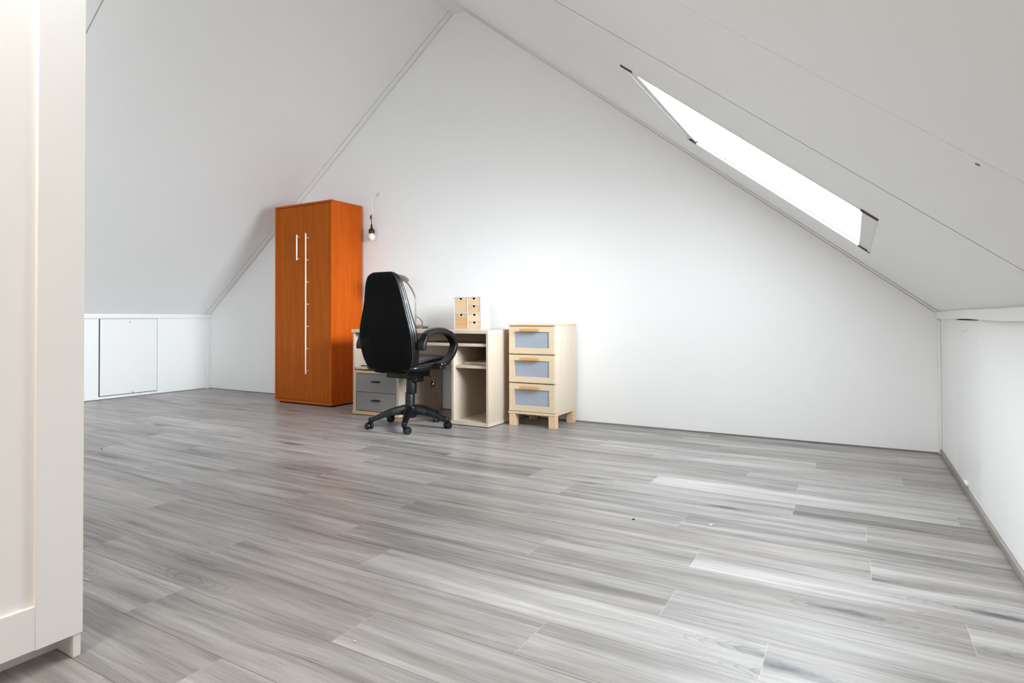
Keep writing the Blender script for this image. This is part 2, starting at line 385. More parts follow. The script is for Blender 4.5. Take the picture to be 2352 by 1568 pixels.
# right knee wall, its hatch lies nearly flush
GY0, GY1, GZ0, GZ1 = -1.252, -0.632, 0.036, 0.812
m = MB()
m.box(W, W + TH, YB, GY0, 0, ZR); m.box(W, W + TH, GY1, 0, 0, ZR); m.box(W, W + TH, GY0, GY1, 0, GZ0); m.box(W, W + TH, GY0, GY1, GZ1, ZR); m.box(W + 0.020, W + TH, GY0, GY1, GZ0, GZ1)
struct(m.build('wall_right', WALL))
d = MB().box(W + 0.0005, W + 0.010, GY0 + 0.006, GY1 - 0.001, GZ0 + 0.002, GZ1 - 0.006).build('door_2', TRIMW, bevel=0.001)
struct(d, 'white hatch panel in the right knee wall', 'hatch')
for (ya, z) in ((-0.895, 0.762), (-0.915, 0.046)):
    MB().box(W - 0.010, W + 0.001, ya - 0.035, ya + 0.035, z - 0.007, z + 0.007).build('turn_button', TRIMW, d, bevel=0.003)
struct(MB().box(W + 0.012, W + 0.020, GY0, GY1, GZ0, GZ1).build('gap_shade_right', DARKGAP))  # dark backing that paints shade into the right hatch gaps

def slab(m, T, s0, s1, y0, y1, n0=0.0, n1=TH):
    m.hexa([T(s0, y0, n0), T(s1, y0, n0), T(s1, y1, n0), T(s0, y1, n0), T(s0, y0, n1), T(s1, y0, n1), T(s1, y1, n1), T(s0, y1, n1)])
# left slope: two panel fields with an open joint
m = MB(); slab(m, LSP, 0, LLEN + 0.02, -2.420, 0.02); slab(m, LSP, 0, LLEN + 0.02, YB - 0.02, -2.428); slab(m, LSP, 0, LLEN + 0.02, -2.45, -2.40, 0.03, TH)
struct(m.build('ceiling', PANEL))
# right slope: three fields, the first dips into the joint at -2.54; two skylight openings
m = MB()
(a0, a1, b0, b1), (c0, c1, e0, e1) = WIN
E2 = SLEN + 0.02
slab(m, RS, 0, E2, b1, 0.02, 0, TR); slab(m, RS, 0, a0, b0, b1, 0, TR); slab(m, RS, a1, E2, b0, b1, 0, TR); slab(m, RS, 0, E2, -2.42, b0, 0, TR)
m.hexa([RS(0, -2.541, 0.008), RS(E2, -2.541, 0.008), RS(E2, -2.42, 0), RS(0, -2.42, 0), RS(0, -2.541, TR), RS(E2, -2.541, TR), RS(E2, -2.42, TR), RS(0, -2.42, TR)])
slab(m, RS, 0, E2, -2.56, -2.53, 0.03, 0.06)
slab(m, RS, 0, E2, -3.190, -2.550, 0, TR)
slab(m, RS, 0, E2, -3.20, -3.18, 0.02, 0.05)
slab(m, RS, 0, E2, e1, -3.1925, 0, TR); slab(m, RS, 0, c0, e0, e1, 0, TR); slab(m, RS, c1, E2, e0, e1, 0, TR); slab(m, RS, 0, E2, YB - 0.02, e0, 0, TR)
struct(m.build('ceiling', PANEL))
m = MB(); slab(m, RS, 0, E2, -2.5500, -2.5410, 0.0006, 0.012); struct(m.build('joint_shade', DARKGAP))  # flush dark strip, paints the shadow line of the panel joint
m = MB(); slab(m, RS, 0, E2, -3.1927, -3.1898, 0.001, 0.012); struct(m.build('seam_shade', plain('grey_joint', (120, 117, 113), 0.9)))  # grey strip painted as the shade in the fine seam
# ridge board
struct(MB().prism([(3.604, 0, 3.600 - 0.004), (3.640, 0, 3.585), (3.712, 0, 3.585), (3.750, 0, 3.598), (RX, 0, RZ)], (0, YB, 0)).build('trim_3', TRIMW))
# boards along the gable
m = MB(); slab(m, LSP, 0.03, LLEN - 0.002, -0.052, -0.0, -0.012, 0.0); struct(m.build('trim_4', TRIMW, bevel=0.002))
m = MB(); slab(m, RS, 0.05, SLEN - 0.01, -0.030, -0.0, -0.014, 0.0); struct(m.build('trim_5', TRIMW, bevel=0.006, seg=3))
JOINT = plain('grey_joint_line', (150, 148, 145), 0.8)  # thin grey lines along the edges of the gable boards
for nm, T, L1, ya in (('gap_shade_left0', LSP, LLEN - 0.002, -0.0535), ('gap_shade_left1', LSP, LLEN - 0.03, -0.0005), ('gap_shade_left2', RS, SLEN - 0.02, -0.0315)):
    m = MB(); slab(m, T, 0.06, L1, ya - 0.0018, ya, -0.0008 if ya < -0.01 else -0.0135, 0.0); struct(m.build(nm, JOINT))
m = MB(); slab(m, RS, 0.06, SLEN - 0.02, -0.0012, -0.0, -0.0165, -0.012); struct(m.build('gap_shade_left3', JOINT))
# corner strips and knee-wall top boards (slightly uneven)
struct(MB().box(0, 0.012, -0.050, 0, 0, ZL - 0.043).build('trim_6', TRIMW, bevel=0.002))
struct(MB().box(W - 0.016, W, -0.024, 0, 0.0, ZR - 0.046).build('trim_7', TRIMW, bevel=0.004))
def wavy(x0, x1, z0, z1, amp, seed):
    m = MB(); r = random.Random(seed); rings = []; y = 0.0
    while y > YB:
        dz = amp * math.sin(y * 2.1 + seed) + amp * 0.5 * math.sin(y * 4.7)
        rings.append([(x0, y, z0 + dz), (x1, y, z0 + dz), (x1, y, z1 + dz * 0.6), (x0, y, z1 + dz * 0.6)]); y -= 0.15
    return m.loft(rings)
struct(wavy(0.0, 0.016, ZL - 0.042, ZL - 0.004, 0.003, 1).build('trim_8', TRIMW, bevel=0.003))
struct(wavy(W - 0.020, W, ZR - 0.040, ZR + 0.004, 0.003, 3).build('trim_9', TRIMW, bevel=0.003))
# skirting
struct(MB().box(W - 0.012, W, YB, -0.012, 0, 0.030).build('baseboard_right', SKIRT, bevel=0.004))
struct(MB().box(2.6, W - 0.012, -0.010, 0, 0, 0.008).build('baseboard_back', SKIRT_X, bevel=0.002))
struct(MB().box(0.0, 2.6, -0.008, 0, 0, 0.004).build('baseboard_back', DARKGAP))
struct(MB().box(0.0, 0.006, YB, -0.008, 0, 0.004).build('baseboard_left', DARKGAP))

# ------------------------------------------------------------------ skylights
def skylight(name, s0, s1, y0, y1):
    m = MB(); slab(m, RS, s0, s1, y0, y0 + 0.012, -0.004, TR); slab(m, RS, s0, s1, y1 - 0.012, y1, -0.004, TR); slab(m, RS, s0, s0 + 0.012, y0, y1, -0.004, TR); slab(m, RS, s1 - 0.010, s1, y0, y1, -0.003, TR)
    fr = m.build(name, SASHW); struct(fr, 'white framed roof window in the right slope', 'window')
    m = MB(); slab(m, RS, s0 + 0.012, s0 + 0.055, y0 + 0.012, y1 - 0.012, 0.004, 0.03); slab(m, RS, s1 - 0.060, s1 - 0.010, y0 + 0.02, y1 - 0.012, 0.002, 0.03)
    slab(m, RS, s0 + 0.05, s1 - 0.06, y0 + 0.010, y0 + 0.046, 0.001, 0.016); slab(m, RS, s0 + 0.05, s1 - 0.06, y1 - 0.026, y1 - 0.012, 0.012, 0.03)
    m.build('sash', SASHW, fr)
    for sa, sb in ((s0 - 0.002, s0 + 0.06), (s1 - 0.062, s1 + 0.003)):
        for ya, yb in ((y0 - 0.003, y0 + 0.013), (y1 - 0.013, y1 + 0.003)):
            mm = MB(); slab(mm, RS, sa, sb, ya, yb, -0.006, 0.012); mm.build('corner_bracket', BROWN, fr, bevel=0.001)
    mm = MB(); slab(mm, RS, s0 + 0.05, s1 - 0.055, y0 + 0.02, y1 - 0.02, 0.018, 0.022); mm.build('pane', GLASS, fr)
    return fr
skylight('window_1', *WIN[0])
skylight('window_2', *WIN[1])  # unseen second skylight, added out of view to light the near floor

# ------------------------------------------------------------------ orange wardrobe
x0, x1, y0, y1, z0, z1 = 1.728, 2.518, -0.423, -0.022, 0.014, 1.945
wr = thing('wardrobe', ((x0 + x1) / 2, (y0 + y1) / 2, 0), 'tall orange-brown wooden wardrobe with two doors standing against the back wall', 'wardrobe')
m = MB(); m.box(x0, x0 + 0.020, y0, y1, z0 + 0.024, z1 - 0.020); m.box(x1 - 0.022, x1, y0, y1, z0 + 0.024, z1 - 0.020); m.box(x0 + 0.02, x1 - 0.022, y1 - 0.012, y1, z0 + 0.024, z1 - 0.02)
m.build('side_panels', ORANGE, wr, bevel=0.0012)
m = MB(); m.box(x0 - 0.001, x1 + 0.001, y0 - 0.001, y1, z1 - 0.020, z1); m.build('top_panel', ORANGE_X, wr, bevel=0.0012)
m = MB(); m.box(x0 - 0.001, x1 + 0.001, y0 - 0.001, y1, z0, z0 + 0.024); m.build('bottom_panel', ORANGE_X, wr, bevel=0.0012)
m = MB(); m.box(x0 + 0.05, x1 - 0.02, y0 + 0.02, y1 - 0.02, 0.0, z0); m.build('plinth', DARKGAP, wr)
xm = 2.128
drs = []
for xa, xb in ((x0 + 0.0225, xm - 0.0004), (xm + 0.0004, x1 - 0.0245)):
    drs.append(MB().box(xa, xb, y0 + 0.004, y0 + 0.024, z0 + 0.027, z1 - 0.024).build('door', DOOR_SHADED, wr, bevel=0.0006))
def bar(door, xh, za, zb, posts):
    yh = y0 + 0.004 - 0.036
    m = MB(); m.tube([(xh, yh, za), (xh, yh, zb)], 0.0065, 12)
    for z in posts: m.tube([(xh, yh, z), (xh, y0 + 0.004, z)], 0.0045, 10)
    m.build('bar_handle', STEEL, door, smooth=True, bevel=0.0015)
bar(drs[0], 2.082, 1.392, 1.640, (1.410, 1.622))
bar(drs[1], 2.207, 0.300, 1.645, [0.330 + k * (1.605 - 0.330) / 6 for k in range(7)])

# ------------------------------------------------------------------ desk
X0, X1, Y_F, Y_B, ZT = 2.968, 4.358, -0.606, -0.022, 0.735
dk = thing('desk', ((X0 + X1) / 2, -0.31, 0), 'pale oak computer desk with grey drawers and open shelves against the back wall', 'desk')
MB().box(X0 - 0.012, X1, Y_F, Y_B, ZT - 0.027, ZT).build('desktop', OAK_X, dk, bevel=0.0015)
T = 0.017
def pegs(x, side, zs, ys):
    for y in ys:
        for z in zs: MB().lathe((x, y, z), [(0.0026, 0), (0.0026, 0.0008)], 8, (side, 0, 0)).build('peg_hole', DARKGAP, dk)
MB().box(X0, X0 + T, Y_F + 0.006, Y_B, 0.030, ZT - 0.027).build('side_panel', OAK, dk, bevel=0.001)
MB().box(X1 - 0.020, X1, Y_F + 0.003, Y_B, 0.034, ZT - 0.027).build('side_panel', OAK, dk, bevel=0.001)
MB().box(4.018, 4.038, Y_F + 0.003, Y_B, 0.034, ZT - 0.115).build('side_panel', OAK, dk, bevel=0.001)
MB().box(4.012, X1 + 0.001, Y_F, Y_B, 0.006, 0.034).build('bottom_shelf', OAK_X, dk, bevel=0.001)
MB().box(4.038, X1 - 0.020, Y_B - 0.010, Y_B, 0.034, ZT - 0.027).build('back_panel', OAK, dk)
MB().box(4.038, X1 - 0.020, Y_F + 0.03, Y_B - 0.01, 0.440, 0.461).build('shelf', OAK_X, dk, bevel=0.001)
MB().box(3.53, X1 - 0.024, Y_F + 0.02, Y_B - 0.12, 0.608, 0.630).build('keyboard_tray', OAK_X, dk, bevel=0.002)
MB().box(3.02, 4.038, Y_B - 0.04, Y_B - 0.022, 0.375, ZT - 0.027).build('back_panel', OAK_X, dk)
pegs(4.038, 1, [0.20 + 0.032 * i for i in range(4)] + [0.50, 0.532], (-0.49, -0.12)); pegs(X0 + T, 1, [0.47 + 0.032 * i for i in range(5)], (-0.49,))
# drawer pedestal on the left
ped = MB(); ped.box(X0 + T, 3.005, Y_F + 0.004, Y_B, 0.034, 0.360); ped.box(3.460, 3.487, Y_F + 0.004, Y_B, 0.034, 0.360); ped.box(3.005, 3.46, Y_B - 0.012, Y_B, 0.034, 0.36)
ped = ped.build('pedestal', OAK, dk, bevel=0.001)
MB().box(X0 + T, 3.489, Y_F + 0.002, Y_B, 0.360, 0.382).build('pedestal_top', OAK_E, dk, bevel=0.001)
MB().box(X0 - 0.004, 3.489, Y_F, Y_B, 0.006, 0.034).build('pedestal_base', OAK_E, dk, bevel=0.001)
for za, zb in ((0.200, 0.356), (0.040, 0.196)):
    dr = MB().box(3.008, 3.457, Y_F + 0.008, Y_F + 0.026, za, zb).build('drawer', GREY, dk, bevel=0.001)
    hz = (za + zb) / 2 + 0.012
    mm = MB(); rings = []
    for i in range(13):
        t = -1 + 2 * i / 12; h = 0.0085 * math.sqrt(max(0.02, 1 - t * t)); dpt = 0.020 * math.sqrt(max(0.02, 1 - t * t))
        xx = 3.228 + 0.058 * t; yf = Y_F + 0.008
        rings.append([(xx, yf, hz - h), (xx, yf - dpt * 0.7, hz - h * 0.7), (xx, yf - dpt, hz), (xx, yf - dpt * 0.7, hz + h * 0.7), (xx, yf, hz + h)])
    mm.loft(rings).build('drawer_pull', NAVY, dr, smooth=True)
MB().box(3.003, 3.420, Y_F + 0.002, -0.15, 0.393, 0.413).build('pull_out_board', OAK_X, dk, bevel=0.002)
for gx, gy in ((3.02, -0.56), (3.44, -0.56), (3.02, -0.08), (3.44, -0.08), (4.05, -0.56), (4.33, -0.56), (4.05, -0.08), (4.33, -0.08)): MB().lathe((gx, gy, 0.0), [(0.014, 0), (0.016, 0.0065)], 12).build('glide', DARKGAP, dk)
# things in the desk
b = thing('wooden_board', (4.18, -0.30, 0.461), 'thin pale wooden board lying on the open shelf inside the desk', 'board')
MB().box(4.045, 4.330, -0.47, -0.12, 0.4612, 0.480).build('board', OAK_X, b, bevel=0.001)
cb = thing('cable', (3.06, -0.54, 0.413), 'short black cable end lying on the pull-out board at the left of the desk', 'cable')
MB().tube([(3.028, -0.56, 0.4185), (3.05, -0.568, 0.4185), (3.075, -0.555, 0.4175), (3.11, -0.53, 0.4165), (3.16, -0.50, 0.4165), (3.20, -0.44, 0.4165), (3.21, -0.36, 0.4165)], [0.0055, 0.0055, 0.0045, 0.0032, 0.0032, 0.0032, 0.0032], 8).build('cord', PLASTIC, cb, smooth=True)

# ------------------------------------------------------------------ chest of three drawers
cx0, cx1, cy0, cy1 = 4.424, 4.820, -0.412, -0.030
ch = thing('chest_of_drawers', ((cx0 + cx1) / 2, (cy0 + cy1) / 2, 0), 'small birch chest of three drawers with frosted panes beside the desk', 'chest of drawers')
MB().box(cx0 - 0.002, cx1 + 0.004, cy0 - 0.010, cy1, 0.768, 0.781).build('top', BIRCH_X, ch, bevel=0.001)
m = MB(); m.box(cx0, cx0 + 0.014, cy0 + 0.018, cy1, 0.113, 0.768); m.box(cx1 - 0.014, cx1, cy0 + 0.018, cy1, 0.113, 0.768); m.box(cx0 + 0.014, cx1 - 0.014, cy1 - 0.008, cy1, 0.113, 0.768)
for z in (0.327, 0.541, 0.755): m.box(cx0 + 0.014, cx1 - 0.014, cy0 + 0.024, cy1 - 0.008, z, z + 0.012)
m.build('body', BIRCH, ch, bevel=0.0008)
MB().box(cx0 - 0.002, cx1 + 0.002, cy0 - 0.004, cy1, 0.094, 0.112).build('base_panel', BIRCH_X, ch, bevel=0.001)
for lx, ly in ((cx0 + 0.003, cy0), (cx1 - 0.055, cy0), (cx0 + 0.003, cy1 - 0.062), (cx1 - 0.055, cy1 - 0.062)):
    MB().box(lx, lx + 0.055, ly, ly + 0.055, 0.0, 0.094).build('leg', LEGW, ch, bevel=0.0015)
for za, zb in ((0.5535, 0.764), (0.335, 0.5445), (0.1155, 0.326)):
    fx0, fx1 = cx0 + 0.003, cx1 - 0.003; wx0, wx1 = fx0 + 0.047, fx1 - 0.047; wz0, wz1 = za + 0.044, zb - 0.044
    m = MB(); m.box(fx0, fx1, cy0, cy0 + 0.018, zb - 0.044, zb); m.box(fx0, fx1, cy0, cy0 + 0.018, za, za + 0.044); m.box(fx0, wx0, cy0 + 0.001, cy0 + 0.018, wz0, wz1); m.box(wx1, fx1, cy0 + 0.001, cy0 + 0.018, wz0, wz1)
    dr = m.build('drawer', BIRCH_X, ch, bevel=0.0008)
    MB().box(wx0 - 0.003, wx1 + 0.003, cy0 + 0.008, cy0 + 0.013, wz0 - 0.003, wz1 + 0.003).build('ribbed_pane', RIBBED, dr)
    hc = 4.618; zh = zb - 0.028
    m = MB(); m.prism([(hc - 0.083, cy0 - 0.030, zh - 0.011), (hc + 0.083, cy0 - 0.030, zh - 0.011), (hc + 0.083, cy0 - 0.030, zh + 0.009), (hc - 0.083, cy0 - 0.030, zh + 0.009)], (0, 0.016, 0))
    m.box(hc - 0.070, hc - 0.055, cy0 - 0.015, cy0, zh - 0.006, zh + 0.006); m.box(hc + 0.055, hc + 0.070, cy0 - 0.015, cy0, zh - 0.006, zh + 0.006)
    m.build('handle', BEECH, dr, bevel=0.0015)

# ------------------------------------------------------------------ two stacked mini drawer units
def mini(name, label, ox, z0, mats):
    xa, xb, ya, yb = 3.860 + ox, 4.126 + ox, -0.345, -0.205
    H = 0.1325; z1 = z0 + H; t = 0.006; xm = 3.9935 + ox; zm = z0 + H / 2
    o = thing(name, ((xa + xb) / 2, (ya + yb) / 2, z0), label, 'drawer box', 'mini drawer boxes on the desk')
    m = MB(); m.box(xa, xb, ya, yb, z0, z0 + t); m.box(xa, xb, ya, yb, z1 - t, z1); m.box(xa, xa + t, ya, yb, z0 + t, z1 - t); m.box(xb - t, xb, ya, yb, z0 + t, z1 - t)
    m.box(xm - t / 2, xm + t / 2, ya, yb, z0 + t, z1 - t); m.box(xm + t / 2, xb - t, ya, yb, zm - t / 2, zm + t / 2); m.box(xa + t, xb - t, yb - t, yb, z0 + t, z1 - t)
    m.build('case', WHITEM, o, bevel=0.0006)
    for (fa, fb, za, zb), mt in zip(((xa + t, xm - t / 2, z0 + t, z1 - t), (xm + t / 2, xb - t, zm + t / 2, z1 - t), (xm + t / 2, xb - t, z0 + t, zm - t / 2)), mats):
        g = 0.0008; fa += g; fb -= g; za += g; zb -= g; cx = (fa + fb) / 2; r = 0.0155
        pts = [(fa, ya + 0.003, za), (fb, ya + 0.003, za), (fb, ya + 0.003, zb)]
        for i in range(13):
            an = PI * i / 12; pts.append((cx + r * math.cos(an), ya + 0.003, zb - 1.1 * r * math.sin(an)))
        pts.append((fa, ya + 0.003, zb))
        m = MB(); m.prism(pts, (0, 0.004, 0))
        dr = m.build('drawer', mt, o)
        m = MB(); m.tube([(cx + (r + 0.001) * math.cos(PI * i / 12), ya + 0.0028, zb - 0.0005 - 1.1 * (r + 0.001) * math.sin(PI * i / 12)) for i in range(13)], 0.0013, 6); m.build('notch_rim', RIM, dr)
        m = MB(); m.box(fa, fb, ya + 0.02, yb - 0.008, za, za + 0.003); m.box(fa, fb, ya + 0.018, ya + 0.020, za, zb)
        m.build('drawer_inside', BLACKIN, dr)
    return o
mini('mini_drawer_box', 'lower white mini drawer box with wooden fronts, standing on the desktop', 0.001, ZT, (MINI[1], MINI[2], MINI[0]))
mini('mini_drawer_box', 'upper white mini drawer box with wooden fronts, stacked on the other one', -0.002, ZT + 0.133, (MINI[0], MINI[0], MINI[3]))

# ------------------------------------------------------------------ desk lamp
LX, LY = 3.36, -0.20
lp = thing('desk_lamp', (LX, LY, ZT), 'satin nickel desk lamp with curved stem standing behind the black chair', 'lamp')
MB().lathe((LX, LY, ZT), [(0.088, 0.0), (0.090, 0.012), (0.100, 0.014), (0.098, 0.018), (0.060, 0.030), (0.020, 0.036), (0.010, 0.038)], 32).build('base', NICKEL, lp, smooth=True, bevel=0.002)
stem = [(3.335, LY, ZT + 0.03), (3.337, LY, 0.85), (3.339, LY, 0.96), (3.335, LY, 1.01)]
for i in range(1, 10):
    t = i / 9; stem.append((3.335 - 0.145 * t ** 1.15, LY - 0.02 * t, 1.01 + 0.165 * math.sin(t * PI / 2)))
MB().tube(stem, 0.0065, 12).build('stem', NICKEL, lp, smooth=True)
hd = MB(); c0 = Vector((3.17, LY - 0.03, 1.205)); ax = Vector((-0.22, 0.05, -1)).normalized()
hd.lathe(c0, [(0.010, -0.022), (0.050, -0.016), (0.082, 0.002), (0.095, 0.022), (0.093, 0.028), (0.080, 0.026), (0.045, 0.010), (0.004, 0.004)], 28, ax)
hd.build('lamp_head', NICKEL, lp, smooth=True)
MB().tube([(3.340, LY, 0.842), (3.365, LY - 0.004, 0.836), (3.395, LY - 0.008, 0.820), (3.418, LY - 0.012, 0.800), (3.420, LY - 0.014, 0.780), (3.414, LY - 0.014, 0.760)], 0.0028, 8).build('cord', PLASTIC, lp, smooth=True)

# ------------------------------------------------------------------ pendant bulb
pb = thing('pendant_bulb', (2.74, -0.01, 2.05), 'bare white bulb in black socket hanging on a cord from a wall hook', 'light bulb')
MB().tube([(2.730, 0.0, 2.052), (2.730, -0.022, 2.050), (2.728, -0.040, 2.040), (2.732, -0.045, 2.026), (2.740, -0.036, 2.020)], 0.0038, 8).build('hook', CHROME, pb, smooth=True)
MB().lathe((2.730, 0, 2.06), [(0.009, 0), (0.009, 0.002), (0.005, 0.005)], 14, (0, -1, 0)).build('wall_plate', TRIMW, pb)
BX, BY = 2.677, -0.06
MB().tube([(2.728, -0.042, 2.034), (2.705, -0.05, 2.033), (2.683, -0.056, 2.024), (2.672, BY, 2.000), (2.676, BY, 1.95), (2.684, BY, 1.90), (2.690, BY, 1.862), (2.688, BY, 1.845)], 0.0042, 8).build('white_cord', CORDW, pb, smooth=True)
MB().tube([(2.688, BY, 1.846), (2.676, BY, 1.838), (2.671, BY, 1.828)], 0.003, 8).build('bare_wire', NICKEL, pb, smooth=True)
MB().lathe((2.669, BY, 1.795), [(0.004, 0), (0.008, 0.003), (0.009, 0.02), (0.008, 0.036), (0.004, 0.04)], 10).build('connector', SOCKET, pb, smooth=True)
MB().tube([(2.671, BY, 1.797), (2.676, BY, 1.77), (2.677, BY, 1.735)], 0.0034, 8).build('black_cord', SOCKET, pb, smooth=True)
MB().lathe((BX, BY, 1.655), [(0.026, 0), (0.027, 0.004), (0.027, 0.036), (0.024, 0.044), (0.012, 0.050), (0.009, 0.075), (0.007, 0.090), (0.005, 0.092)], 20).build('socket', SOCKET, pb, smooth=True, bevel=0.001)
MB().lathe((BX, BY, 1.585), [(0.001, 0.0), (0.014, 0.002), (0.026, 0.010), (0.034, 0.024), (0.036, 0.036), (0.033, 0.050), (0.026, 0.060), (0.022, 0.066), (0.022, 0.074)], 24).build('bulb', BULBW, pb, smooth=True)

# ------------------------------------------------------------------ swivel chair
CX, CY = 3.814, -0.853
sc_ = thing('office_chair', (CX, CY, 0), 'black leather high-back swivel office chair pulled up to the desk', 'chair')
def interp(tab, z):
    for (za, va), (zb, vb) in zip(tab, tab[1:]):
        if za <= z <= zb: return va + (vb - va) * (z - za) / (zb - za)
    return tab[0][1] if z < tab[0][0] else tab[-1][1]
WT = [(0.420, 0.120), (0.436, 0.160), (0.455, 0.190), (0.485, 0.216), (0.545, 0.238), (0.61, 0.247), (0.66, 0.249), (0.72, 0.247), (0.78, 0.235), (0.86, 0.210), (0.955, 0.186), (1.04, 0.168), (1.10, 0.150), (1.135, 0.128), (1.150, 0.106), (1.160, 0.080)]
def yr(z): return -0.238 - 0.13 * (z - 0.44) - 0.018 * math.sin(max(0, min(1, (z - 0.44) / 0.5)) * PI)
def th(z): return interp([(0.42, 0.085), (0.6, 0.10), (0.8, 0.092), (0.95, 0.078), (1.1, 0.070), (1.16, 0.06)], z)
ZS = [0.420, 0.428, 0.440, 0.455, 0.475, 0.50, 0.53, 0.565, 0.60, 0.64, 0.68, 0.72, 0.76, 0.80, 0.84, 0.88, 0.92, 0.96, 1.00, 1.04, 1.075, 1.10, 1.12, 1.136, 1.148, 1.155, 1.160]
def ring(z):
    w = interp(WT, z); t = th(z) / 0.10; y0_ = CY + yr(z)
    e = max(0.0, 1 - abs(z - 0.8) / 0.38); e = min(1, e * 5)          # ends close up
    t *= 0.45 + 0.55 * e; y0_ += 0.022 * (1 - e)
    P = [(w * 0.35, 0.002), (w * 0.7, 0.004), (w - 0.010, 0.006), (w - 0.005, 0.009), (w - 0.006, 0.014), (w + 0.001, 0.017), (w + 0.006, 0.026), (w + 0.005, 0.038), (w - 0.003, 0.046), (w - 0.007, 0.050), (w + 0.000, 0.054), (w + 0.003, 0.064), (w + 0.001, 0.076), (w - 0.008, 0.090), (w - 0.030, 0.100), (w - 0.065, 0.096), (w - 0.085, 0.082), (w * 0.4, 0.072)]
    R = [(CX + x, y0_ + y * t, z) for x, y in P]; Lf = [(CX - x, y0_ + y * t, z) for x, y in P[::-1]]
    return R + [(CX, y0_ + 0.070 * t, z)] + Lf + [(CX, y0_ + 0.001 * t, z)]
bk = MB().loft([ring(z) for z in ZS]).build('backrest', LEATHER, sc_, smooth=True, sub=1)
# matte rear panel lies just proud of the shell, piping around it
rp = []
for z in [0.428, 0.434, 0.445, 0.46, 0.48, 0.51, 0.55, 0.60, 0.65, 0.70, 0.75, 0.80, 0.85, 0.90, 0.95, 1.00, 1.05, 1.09, 1.115, 1.13, 1.142, 1.151, 1.157]:
    w = interp(WT, z) - 0.006; y_ = CY + yr(z)
    q = 0.012 * max(0, (0.47 - z) / 0.04) ** 2 + 0.016 * max(0, (z - 1.12) / 0.037) ** 2
    rp.append([(CX - w, y_ + 0.006 + q, z), (CX - w + 0.004, y_ + 0.001 + q, z), (CX - w * 0.5, y_ - 0.005 + q, z), (CX, y_ - 0.007 + q, z), (CX + w * 0.5, y_ - 0.005 + q, z), (CX + w - 0.004, y_ + 0.001 + q, z), (CX + w, y_ + 0.006 + q, z), (CX + w * 0.5, y_ + 0.016 + q, z), (CX - w * 0.5, y_ + 0.016 + q, z)])
MB().loft(rp).build('rear_panel', LEATHER_M, bk, smooth=True)
edge = [Vector(r[6]) for r in rp]; edl = [Vector(r[0]) for r in rp]
MB().tube([p + Vector((0.001, 0.001, 0)) for p in edge] + [p + Vector((-0.001, 0.001, 0)) for p in edl[::-1]], 0.0030, 8).build('piping', PIPING, bk, smooth=True)
for z in (0.938, 0.950):                                             # double stitch across the right and left bolsters
    for sgn in (1, -1):
        w = interp(WT, z); pts = [(CX + sgn * (w + 0.001), CY + yr(z) + 0.013, z), (CX + sgn * (w + 0.0065), CY + yr(z) + 0.022, z), (CX + sgn * (w + 0.0062), CY + yr(z) + 0.031, z), (CX + sgn * (w - 0.002), CY + yr(z) + 0.037, z)]
        MB().tube(pts, 0.0013, 6).build('stitching', STITCH, bk, smooth=True)
# seat
def cush(y, hw, za, zb, rnd=0.03, n=20):
    pts = []
    for i in range(n):
        a = 2 * PI * i / n; ca, sa = math.cos(a), math.sin(a); p = 0.38
        pts.append((CX + hw * math.copysign(abs(ca) ** p, ca), y, (za + zb) / 2 + (zb - za) / 2 * math.copysign(abs(sa) ** 0.6, sa)))
    return pts
YS = [-0.245, -0.235, -0.20, -0.13, -0.05, 0.03, 0.11, 0.17, 0.215, 0.24, 0.25]
lo = [cush(CY + y, w, a, b2) for y, w, a, b2 in zip(YS, (0.20, 0.225, 0.24, 0.25, 0.255, 0.258, 0.258, 0.25, 0.235, 0.21, 0.18), (0.455, 0.444, 0.437, 0.436, 0.440, 0.446, 0.452, 0.455, 0.455, 0.455, 0.46), (0.475, 0.488, 0.496, 0.503, 0.510, 0.517, 0.520, 0.516, 0.508, 0.495, 0.48))]
st = MB().loft(lo).build('seat', LEATHER, sc_, smooth=True, sub=1)
up = [cush(CY + y, w, a, b2) for y, w, a, b2 in zip(YS, (0.17, 0.19, 0.205, 0.215, 0.22, 0.225, 0.225, 0.218, 0.20, 0.18, 0.15), (0.47, 0.47, 0.475, 0.48, 0.485, 0.49, 0.495, 0.49, 0.485, 0.475, 0.47), (0.485, 0.497, 0.510, 0.526, 0.542, 0.553, 0.553, 0.545, 0.528, 0.505, 0.485))]
cu = MB().loft(up).build('seat_cushion', LEATHER, st, smooth=True, sub=1)
for sgn in (1, -1):
    MB().tube([(CX + sgn * (w * 0.985), CY + y, (a * 0.35 + b2 * 0.65)) for y, w, a, b2 in zip(YS[2:-1], (0.205, 0.215, 0.22, 0.225, 0.225, 0.218, 0.20, 0.18), (0.475, 0.48, 0.485, 0.49, 0.495, 0.49, 0.485, 0.475), (0.510, 0.526, 0.542, 0.553, 0.553, 0.545, 0.528, 0.505))], 0.004, 8).build('piping', PIPING, st, smooth=True)
